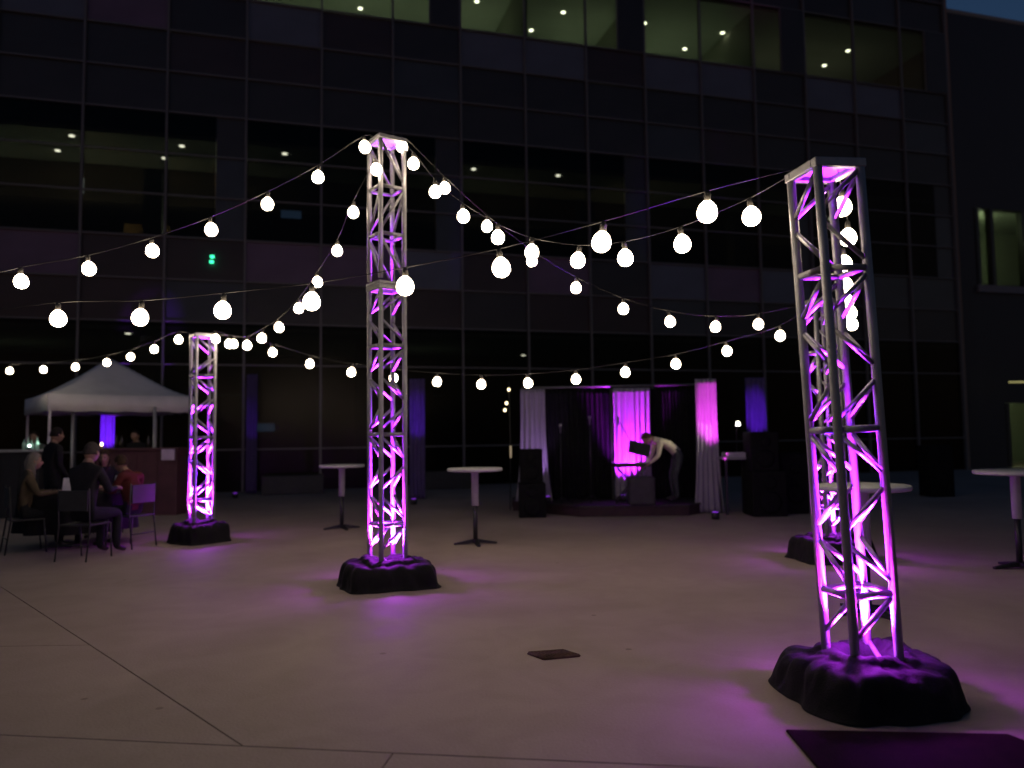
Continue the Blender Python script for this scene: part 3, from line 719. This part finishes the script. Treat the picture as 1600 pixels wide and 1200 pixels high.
# added drapes and floor cans carrying the violet glows against the building
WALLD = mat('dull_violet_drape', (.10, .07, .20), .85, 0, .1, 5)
vd = 'narrow drapes put in for the violet glows before the building'
for (a, b, Y, zt, e, lb) in ((640, 664, 18.5, 592, 230, 'narrow drape put in for the violet glow right behind the tallest tower'), (1167, 1198, 19.5, 590, 520, 'narrow drape put in for the violet glow between the stage and the nearest tower'),
                             (157, 179, 18.8, 640, 1700, 'drape put in for the violet glow beneath the canopy tent'), (385, 402, 21.0, 585, 60, 'drape put in for the very dim violet glow right of the tent tower')):
    xa, xb, ya, yb = seg(a, b, Y); drape('glow_drape', xa, xb, ya, yb, .02, at((a+b)/2, zt, Y).z, WALLD, lb, int(a), .03, 4, group=vd)
    x = (xa+xb)/2; can((x+.1, ya-1.5, .01), (x, ya, 1.75 if zt == 640 else 1.95), e, (.28, .03, 1), 20, 'added floor uplight below the '+lb, 'added floor uplights below the violet glow drapes')

# ------------------------------------------------------------------ canopy tent
tc = at(170, 640, 17.3); tc.z = 0
TS, TYAW = 1.42, math.radians(40)
tent = empty('canopy_tent', tuple(tc), TYAW, label='white pop-up canopy tent with peaked roof over the bar', cat='tent')
ze0, ze1, zpk = 2.10, 2.45, 3.36
N = 28; vs = []; fs = []
for lay in (0, 1):
    for j in range(N+1):
        for i in range(N+1):
            u, v = -1+2*i/N, -1+2*j/N; m_ = max(abs(u), abs(v)); h = 1-m_
            sag = -.07*math.sin(PI*m_)*(1-abs(abs(u)-abs(v)))*1.0
            z = ze1+(zpk-ze1)*(h**1.12)+sag*(1-h)*1.2+.012*math.sin(9*u+4*v)*m_*(1-m_)*4
            vs.append((u*TS, v*TS, z-lay*.01))
K = (N+1)**2
for j in range(N):
    for i in range(N):
        q = (j*(N+1)+i, j*(N+1)+i+1, (j+1)*(N+1)+i+1, (j+1)*(N+1)+i); fs.append(q); fs.append(tuple(k+K for k in q[::-1]))
MB().add(vs, fs, True).build('roof_cloth', TENTC, tent)
for k in range(4):
    m = Matrix.Rotation(k*PI/2, 4, 'Z'); vs = []; nn = 30
    for i in range(nn+1):
        x = -TS+2*TS*i/nn; wv = .012*math.sin(i*1.3+k)+.01*math.sin(i*.5)
        for (yy, z) in ((-TS-.005, ze1), (-TS-.012+wv, ze0+.012*math.sin(i*.9+k)), (-TS-.004+wv, ze0+.012*math.sin(i*.9+k)), (-TS+.003, ze1)):
            vs.append(m @ Vector((x, yy, z)))
    fs = [(4*i+a, 4*i+4+a, 4*i+4+(a+1) % 4, 4*i+(a+1) % 4) for i in range(nn) for a in range(4)]
    MB().add(vs, fs, True).build('valance', TENTC, tent)
    c = m @ Vector((-TS+.05, -TS+.05, 0))
    MB().box((c.x-.022, c.y-.022, 0), (c.x+.022, c.y+.022, ze1-.03)).build('leg', PAINTGREY, tent)
    MB().box((c.x-.06, c.y-.06, 0), (c.x+.06, c.y+.06, .012)).build('foot_plate', PAINTGREY, tent)
    a, b = m @ Vector((-TS+.08, -TS+.06, ze1-.12)), m @ Vector((TS-.08, -TS+.06, ze1-.12))
    MB().path([a, (a+b)/2+Vector((0, 0, -.22)), b], .012, 5).build('truss_bar', PAINTGREY, tent)
for (px, Y, lb) in ((113, 15.9, 'bright lilac upright pole under the left of the tent'), (241, 16.2, 'thin grey upright pole under the right of the tent')):
    x = at(px, 690, Y).x
    q = empty('support_pole', (x, Y, 0), 0, label=lb, cat='pole', group='upright poles under the tent')
    MB().path([(0, 0, .02), (0, 0, 2.2)], .03, 10).build('shaft', PAINTGREY, q)
    MB().lathe([(.14, 0), (.14, .015)], 14).build('base', PAINTGREY, q)
# bar counters
BAR = mat('bar_front', (.085, .032, .04), .6, 0, .2, 4); BTOP = mat('bar_top', (.4, .4, .42), .5)
def counter(px0, px1, Y, h, label, rz=0, m=BAR):
    a, b = at(px0, 690, Y), at(px1, 690, Y); w = b.x-a.x
    r = empty('bar_counter', ((a.x+b.x)/2, Y, 0), rz, label=label, cat='bar counter', group='portable bar counters at the left')
    bevel(MB().box((-w/2, 0, 0), (w/2, .5, h-.05)).build('front_cabinet', m, r), .01)
    bevel(MB().box((-w/2-.04, -.05, h-.048), (w/2+.04, .55, h)).build('counter_top', BTOP if m is not BAR else m, r), .01)
    for k in range(1, 4):
        x = -w/2+w*k/4; MB().box((x-.012, -.012, .05), (x+.012, -.001, h-.08)).build('front_batten', m, r)
    return r
counter(150, 277, 15.4, 1.34, 'dark red bar counter under the canopy tent')
counter(-60, 62, 15.2, 1.34, 'bar counter with a pale top at the left edge', m=mat('bar_dark', (.02, .02, .024), .6))
sg = tag(bevel(MB().box((-.13, 0, 0), (.13, .03, .22)).build('bar_sign', mat('sign_violet_lit', (.55, .45, .6), .5), None, tuple(at(262, 719, 15.3))), .006), 'small blank white card in violet light on the front of the red bar', 'sign')  # white card; the violet light on it is put into its colour
bt = 'bottles and glasses on the bar counters'
GB = glass('bottle_green', (.35, .75, .5), .08); GCc = glass('glass_clear', (.8, .9, .85), .08)
def bottle(px, Y, z, label, m, h=.28, r=.038):
    b = MB().lathe([(r, 0), (r, h*.55), (r*.85, h*.64), (r*.35, h*.76), (r*.32, h*.97), (r*.38, h)], 12).build('bottle', m, None, (at(px, 690, Y).x, Y, z)); tag(b, label, 'bottle', bt)
PB = mat('pale_bottle', (.35, .5, .42), .25)
for i, (px, lb) in enumerate(((38, 'leftmost pale green bottle on the left bar counter'), (44, 'second pale green bottle from the left on the left bar counter'), (50, 'tall green bottle on the left bar counter beside the bartender'), (58, 'rightmost bottle on the left bar counter'))):
    bottle(px, 15.35, 1.341, lb, PB, .2+.05*(i % 2))
for i, (px, lb) in enumerate(((182, 'dark bottle left of the middle of the red bar'), (190, 'dark bottle in the middle of the red bar'), (232, 'dark bottle toward the right end of the red bar'))):
    bottle(px, 15.6, 1.341, lb, mat('dark_bottle', (.03, .03, .025), .2), .26)
for px, lb in ((145.5, 'left of the two glowing candles on the red bar'), (159, 'right of the two glowing candles on the red bar')):
    x = at(px, 690, 15.5).x
    c = empty('candle', (x, 15.5, 1.341), 0, label=lb, cat='candle', group='candles on the red bar')
    MB().lathe([(.03, 0), (.03, .05)], 12).build('holder', mat('candle_wax', (.5, .4, .3), .5), c)
    MB().lathe([(.012, .0), (.026, .02), (.018, .05), (.004, .075)], 10, (0, 0, .051)).build('flame', emit('flame', (1, .72, .45), 9), c)
lampl = empty('counter_lamp', (at(46, 690, 15.25).x, 15.25, 1.341), 0, label='small cool white lamp low on the left bar counter', cat='lamp')
MB().lathe([(.03, 0), (.03, .05)], 12).build('base', BLACKPL, lampl); MB().lathe([(.02, .052), (.03, .07), (.01, .10)], 10).build('globe', emit('cool_lamp', (.75, 1, .9), 6), lampl)
point('counter_light', (.12, .08, .13), .9, (.7, 1, .85), lampl, .03)

# ------------------------------------------------------------------ people
SKIN = mat('skin', (.30, .18, .13), .55, 0, .06, 20); SKINW = mat('skin_dark', (.28, .17, .12), .55, 0, .06, 20)
def seated():
    J = {'pelvis': (0, .02, .53), 'spine': (0, .03, .74), 'chest': (0, .0, .95), 'neck': (0, -.02, 1.10), 'skull': (0, -.045, 1.17)}
    for s, sx in (('l', 1), ('r', -1)):
        J['sh'+s] = (.17*sx, .0, 1.01); J['el'+s] = (.22*sx, -.10, .78); J['wr'+s] = (.13*sx, -.33, .80); J['ha'+s] = (.11*sx, -.40, .80)
        J['hi'+s] = (.09*sx, .0, .51); J['kn'+s] = (.11*sx, -.42, .50); J['an'+s] = (.11*sx, -.40, .09); J['to'+s] = (.12*sx, -.55, .035)
    return J
def standing():
    J = {'pelvis': (0, 0, .95), 'spine': (0, .01, 1.15), 'chest': (0, .0, 1.33), 'neck': (0, 0, 1.47), 'skull': (0, -.02, 1.54)}
    for s, sx in (('l', 1), ('r', -1)):
        J['sh'+s] = (.17*sx, .0, 1.39); J['el'+s] = (.23*sx, .02, 1.12); J['wr'+s] = (.22*sx, -.12, .92); J['ha'+s] = (.21*sx, -.16, .86)
        J['hi'+s] = (.09*sx, 0, .90); J['kn'+s] = (.10*sx, -.02, .50); J['an'+s] = (.10*sx, .02, .09); J['to'+s] = (.12*sx, -.14, .035)
    return J
RAD = {'pelvis': (.145, .12), 'spine': (.13, .105), 'chest': (.155, .115), 'neck': (.055, .055), 'skull': (.055, .06),
       'sh': (.062, .062), 'el': (.046, .046), 'wr': (.030, .028), 'ha': (.036, .02), 'hi': (.092, .095), 'kn': (.062, .062), 'an': (.042, .042), 'to': (.038, .028)}
def person(loc, rz, J, label, shirt, trousers, hair, hairlen=.0, skin=SKIN, head_dir=(0, -1, 0), scale=1.0, bald=False, longhair=False):
    root = empty('person', loc, rz, label=label, cat='person'); root.scale = (scale,)*3
    names = list(J); V = [Vector(J[k]) for k in names]; idx = {k: i for i, k in enumerate(names)}
    E = [('pelvis', 'spine'), ('spine', 'chest'), ('chest', 'neck'), ('neck', 'skull')]
    reg = {('pelvis', 'spine'): 1, ('spine', 'chest'): 1, ('chest', 'neck'): 1, ('neck', 'skull'): 0}
    for s in 'lr':
        for a, b, r in (('chest', 'sh'+s, 1), ('sh'+s, 'el'+s, 1), ('el'+s, 'wr'+s, 1), ('wr'+s, 'ha'+s, 0), ('pelvis', 'hi'+s, 2), ('hi'+s, 'kn'+s, 2), ('kn'+s, 'an'+s, 2), ('an'+s, 'to'+s, 3)):
            E.append((a, b)); reg[(a, b)] = r
    rads = [RAD[k] if k in RAD else RAD[k[:2]] for k in names]
    edges = [(idx[a], idx[b]) for a, b in E]; segs = [(Vector(J[a]), Vector(J[b]), reg[(a, b)]) for a, b in E]
    # fingers
    for s, sx in (('l', 1), ('r', -1)):
        w, h = Vector(J['wr'+s]), Vector(J['ha'+s]); d = (h-w).normalized()
        side = d.cross(Vector((0, 0, 1)));
        if side.length < .2: side = d.cross(Vector((0, 1, 0)))
        side.normalize(); dn_ = d.cross(side).normalized()
        if dn_.z > 0: dn_ = -dn_
        for k, (o_, L) in enumerate(((-.030, .062), (-.010, .075), (.010, .07), (.029, .055))):
            a = h+d*.018+side*o_; b = a+d*L*.55+dn_*.008; c = b+d*L*.35+dn_*.03
            i0 = len(V); V += [a, b, c]; rads += [(.0105, .0105), (.009, .009), (.007, .007)]
            edges += [(idx['ha'+s], i0), (i0, i0+1), (i0+1, i0+2)]; segs += [(a, c, 0)]
        a = w+d*.03-side*.03*sx; b = a+d*.035-side*.022*sx; i0 = len(V); V += [a, b]; rads += [(.012, .012), (.009, .009)]
        edges += [(idx['wr'+s], i0), (i0, i0+1)]; segs += [(a, b, 0)]
    me = bpy.data.meshes.new('body'); me.from_pydata(V, edges, [])
    tmp = bpy.data.objects.new('tmp_body', me); COL.objects.link(tmp)
    tmp.modifiers.new('s', 'SKIN'); sv = me.skin_vertices[0].data
    for i, r in enumerate(rads): sv[i].radius = r; sv[i].use_root = (i == 0)
    ss = tmp.modifiers.new('u', 'SUBSURF'); ss.levels = 2; ss.render_levels = 2
    dgp = bpy.context.evaluated_depsgraph_get(); ev = tmp.evaluated_get(dgp); bm = bmesh.new(); bm.from_mesh(ev.to_mesh()); ev.to_mesh_clear()
    bpy.data.objects.remove(tmp, do_unlink=True)
    for f in bm.faces:
        c = f.calc_center_median(); best = 9; br = 1
        for a, b, r in segs:
            ab = b-a; t = max(0, min(1, (c-a).dot(ab)/max(1e-9, ab.length_squared))); dd = (c-(a+ab*t)).length
            if dd < best: best, br = dd, r
        f.material_index = br; f.smooth = True
    # head shaped from a sphere: jaw, nose, brow, ears
    fd = Vector(head_dir).normalized(); sk = Vector(J['skull']); nk = Vector(J['neck'])
    upv = (Vector((0, 0, 1))-fd*fd.z).normalized(); rt = fd.cross(upv).normalized()
    hc = sk+(sk-nk).normalized()*.055+fd*.012
    hm = bmesh.new(); bmesh.ops.create_icosphere(hm, subdivisions=4, radius=1)
    def headpt(p, k=1.0):
        x, y, z = p.x, p.y, p.z  # x right, y forward, z up
        w = .074; l = .094; hh = .115
        if z < 0: w *= 1-.34*(-z)**1.6; 
        q = Vector((x*w, y*l, z*hh))
        if y > 0 and z < -.1: q.y += .006
        if y > .75:
            nose = math.exp(-((x/.16)**2))*math.exp(-(((z+.16)/.2)**2)); q.y += .024*nose
            q.y -= .009*(math.exp(-(((x-.34)/.16)**2)-((z-.06)/.1)**2)+math.exp(-(((x+.34)/.16)**2)-((z-.06)/.1)**2))
            q.y += .004*math.exp(-((x/.25)**2))*math.exp(-(((z+.48)/.08)**2))
        return q*k
    for v in hm.verts:
        q = headpt(v.co); v.co = hc+rt*q.x+fd*q.y+upv*q.z
    for f in hm.faces: f.smooth = True; f.material_index = 0
    for sx in (-1, 1):
        r = bmesh.ops.create_icosphere(hm, subdivisions=2, radius=1)
        for v in r['verts']: q = Vector((v.co.x*.012+.074*sx, v.co.y*.018-.005, v.co.z*.03)); v.co = hc+rt*q.x+fd*q.y+upv*q.z
        for f in hm.faces: f.smooth = True
    tmpm = bpy.data.meshes.new('h'); hm.to_mesh(tmpm); hm.free(); bm.from_mesh(tmpm); bpy.data.meshes.remove(tmpm)
    out = bpy.data.meshes.new('body'); bm.to_mesh(out); bm.free()
    for m_ in (skin, shirt, trousers, SHOE): out.materials.append(m_)
    link('body', out, root)
    # eyes
    for sx in (-1, 1):
        e = hc+rt*.026*sx+fd*.083+upv*.008
        eb = bmesh.new(); bmesh.ops.create_icosphere(eb, subdivisions=2, radius=.0105); em = bpy.data.meshes.new('eye'); eb.to_mesh(em); eb.free(); em.materials.append(mat('eye_dark', (.05, .04, .035), .2)); link('eye', em, root, e)
    if not bald:
        hb = bmesh.new(); bmesh.ops.create_icosphere(hb, subdivisions=4, radius=1); kill = []
        for v in hb.verts:
            c = v.co.copy()
            if c.z < -.15+.75*max(0, c.y) + (.0) and not (longhair and c.y < .25): kill.append(v); continue
            if c.y > .55 and c.z < .42: kill.append(v); continue
            q = headpt(c, 1.13+.02*math.sin(c.x*17+c.z*11)+.02*math.sin(c.y*23))
            if longhair and c.z < 0: q.z -= .14*(-c.z); q.y -= .01
            v.co = hc+rt*q.x+fd*q.y+upv*q.z
        bmesh.ops.delete(hb, geom=kill, context='VERTS')
        for f in hb.faces: f.smooth = True
        m2 = bpy.data.meshes.new('hair'); hb.to_mesh(m2); hb.free(); m2.materials.append(hair); ho = link('hair', m2, root)
        so_ = ho.modifiers.new('t', 'SOLIDIFY'); so_.thickness = .012
    return root
def cl(name, c): return mat(name, c, .85, 0, .15, 14, .3, 60, spec=.2)
JKT, JEAN, RED, TAN, CREAM = cl('dark_jacket', (.018, .017, .021)), cl('dark_trousers', (.015, .015, .02)), cl('red_jacket', (.10, .02, .02)), cl('olive_shirt', (.10, .075, .05)), cl('cream_shirt', (.7, .64, .48))
HB, HW, HG, HD = cl('brown_hair', (.05, .03, .02)), cl('white_hair', (.2, .175, .16)), cl('grey_hair', (.05, .042, .038)), cl('dark_hair', (.015, .012, .011))
CHM = mat('chair_metal', (.05, .05, .055), .4, .4); CHS = mat('chair_seat', (.03, .03, .033), .6)
def chair(loc, rz, label):
    r = empty('folding_chair', loc, rz, label=label, cat='chair', group='dark chairs round the low table')
    bevel(MB().box((-.21, -.2, .43), (.21, .2, .455)).build('seat', CHS, r), .01)
    bevel(MB().box((-.2, .215, .62), (.2, .235, .88)).build('backrest', CHS, r), .008)
    for sx in (-1, 1):
        MB().path([(sx*.215, -.22, .0), (sx*.215, -.18, .44)], .011, 6).build('leg', CHM, r)
        MB().path([(sx*.215, .26, .0), (sx*.215, .20, .44), (sx*.215, .225, .9)], .011, 6).build('leg', CHM, r)
    MB().path([(-.2, .235, .2), (.2, .235, .2)], .008, 6).build('stretcher', CHM, r)
# group at the low table
tb = gr(112, 838); tb.z = 0; tb = Vector((-6.35, 11.3, 0))
lt = empty('low_table', tuple(tb), 0, label='round low table under a dark cloth with people seated round it', cat='table')
MB().lathe([(.70, .70), (.715, .72), (.70, .74)], 36).build('table_top', mat('dark_table', (.03, .028, .03), .6), lt)
vs = []; nn = 60
for j, (rr, z) in enumerate(((.722, .745), (.735, .70), (.74, .5), (.76, .22))):
    for k in range(nn):
        a = 2*PI*k/nn; q = rr*(1+.03*j*math.sin(9*a)); vs.append((q*math.cos(a), q*math.sin(a), z))
fs = [(j*nn+k, j*nn+(k+1) % nn, (j+1)*nn+(k+1) % nn, (j+1)*nn+k) for j in range(3) for k in range(nn)]+[tuple(range(nn))]
MB().add(vs, fs, True).build('tablecloth', BLACKCLOTH, lt)
MB().path([(0, 0, .02), (0, 0, .7)], .04, 8).build('post', DARKMETAL, lt)
def seat_person(px, Y, rz, label, clabel, sh, tr, ha, **k):
    x = at(px, 760, Y).x
    chair((x, Y, 0), rz, clabel); person((x, Y, 0), rz, k.pop('J', None) or seated(), label, sh, tr, ha, **k)
# rz: figure faces local -Y ; rz=PI faces away from the camera
seat_person(135, 9.9, PI-.15, 'seated person in a dark jacket with their back to the camera', 'chair under the person in the dark jacket', JKT, JEAN, HG, scale=1.10)
Jr = seated(); Jr['chest'] = (0, -.06, .93); Jr['neck'] = (0, -.12, 1.06); Jr['skull'] = (0, -.16, 1.12)
seat_person(205, 10.95, -PI/2-.35+.0, 'seated person in a dull red jacket leaning toward the table', 'chair under the person in the red jacket', RED, JEAN, HB, J=Jr)
seat_person(42, 10.6, PI/2+.7, 'seated white haired person in an olive top at the left', 'chair under the white haired person', TAN, JEAN, HW, longhair=True)
seat_person(164, 12.35, .25, 'seated dark clothed person facing the camera across the table', 'chair on the far side of the low table', JKT, JEAN, HB, longhair=True)
person((at(82, 760, 12.2).x, 12.2, 0), 2.6, standing(), 'standing person in black behind the seated group', JKT, JEAN, HD)
Jb = standing()
for s in 'lr': Jb['wr'+s] = (Jb['sh'+s][0]*.9, -.28, 1.22); Jb['ha'+s] = (Jb['sh'+s][0]*.85, -.35, 1.24); Jb['el'+s] = (Jb['sh'+s][0]*1.25, -.06, 1.15)
person((at(55, 690, 16.2).x, 16.2, 0), .1, Jb, 'bartender in green grey behind the left bar counter', cl('grey_green_shirt', (.12, .16, .14)), JEAN, HD)
person((at(213, 690, 16.6).x, 16.6, 0), -.1, standing(), 'bartender in black behind the red bar', JKT, JEAN, HD)
# performer bending over
Jp = standing()
Jp['pelvis'] = (0, .10, .93); Jp['spine'] = (0, -.08, 1.09); Jp['chest'] = (0, -.26, 1.17); Jp['neck'] = (0, -.40, 1.19); Jp['skull'] = (0, -.46, 1.20)
for s, sx in (('l', 1), ('r', -1)):
    Jp['sh'+s] = (.16*sx, -.32, 1.13); Jp['el'+s] = (.19*sx, -.37, .88); Jp['wr'+s] = (.13*sx, -.52, .74); Jp['ha'+s] = (.12*sx, -.58, .70)
    Jp['hi'+s] = (.09*sx, .10, .88); Jp['kn'+s] = (.10*sx, -.02, .50)
person((at(1052, 690, 14.75).x, 14.75, .2), -PI/2+.15, Jp, 'performer in a cream shirt bending over the keyboard on stage', CREAM, cl('grey_trousers', (.045, .05, .058)), HB, head_dir=(0, -.75, -.66), longhair=False)
# papers and cups on the low table
def paper(px, py, Y, label, w=.2, h=.2, rot=0, tilt=1.2):
    o = MB().box((-w/2, -h/2, 0), (w/2, h/2, .003)).build('menu_card', mat('paper_white', (.7, .68, .72), .6), None, tuple(at(px, py, Y))); o.rotation_euler = (tilt, 0, rot); tag(o, label, 'card')
CUP = glass('drinking_glass', (.85, .85, .88), .05)
for i, (dx, dy, lb) in enumerate(((-.25, -.35, 'left drinking glass on the low table'), (-.1, -.42, 'middle drinking glass on the low table'), (.5, -.2, 'right drinking glass on the low table'))):
    c = MB().lathe([(.03, 0), (.036, .12), (.033, .12), (.028, .01)], 14).build('drinking_glass', CUP, None, (tb.x+dx, tb.y+dy, .747)); tag(c, lb, 'glass')
def card(dx, dy, rot, label, w=.16, h=.22):
    r = empty('menu_card', (tb.x+dx, tb.y+dy, .747), rot, label=label, cat='card')
    for sy in (-1, 1):
        MB().add([(-w/2, .06*sy, 0), (w/2, .06*sy, 0), (w/2, .002*sy, h), (-w/2, .002*sy, h), (-w/2, .064*sy, 0), (w/2, .064*sy, 0), (w/2, .005*sy, h), (-w/2, .005*sy, h)],
                 [(0,1,2,3),(4,7,6,5),(0,4,5,1),(3,2,6,7),(0,3,7,4),(1,5,6,2)]).build('flap', mat('paper_white', (.75, .72, .76), .6), r)
card(-.05, -.1, .2, 'folded white menu card standing on the low table, left one', .22)
card(.60, .0, -.35, 'lilac lit menu card at the right rim of the low table', .17, .24)
# planters along the facade
for i, (px, w, lb) in enumerate(((458, 1.6, 'long low dark planter box by the building left of the tallest tower'), (700, 1.4, 'low dark planter box by the building behind the bar table'))):
    p = at(px, 690, 20.9 + i*1.2)
    r = empty('planter', (p.x, p.y, 0), YAW, label=lb, cat='planter')
    bevel(MB().box((-w/2, -.25, 0), (w/2, .25, .5)).build('box', mat('planter_dark', (.03, .03, .033), .6), r), .02)
    MB().box((-w/2+.05, -.2, .46), (w/2-.05, .2, .51)).build('soil', mat('soil', (.03, .02, .015), .9), r)
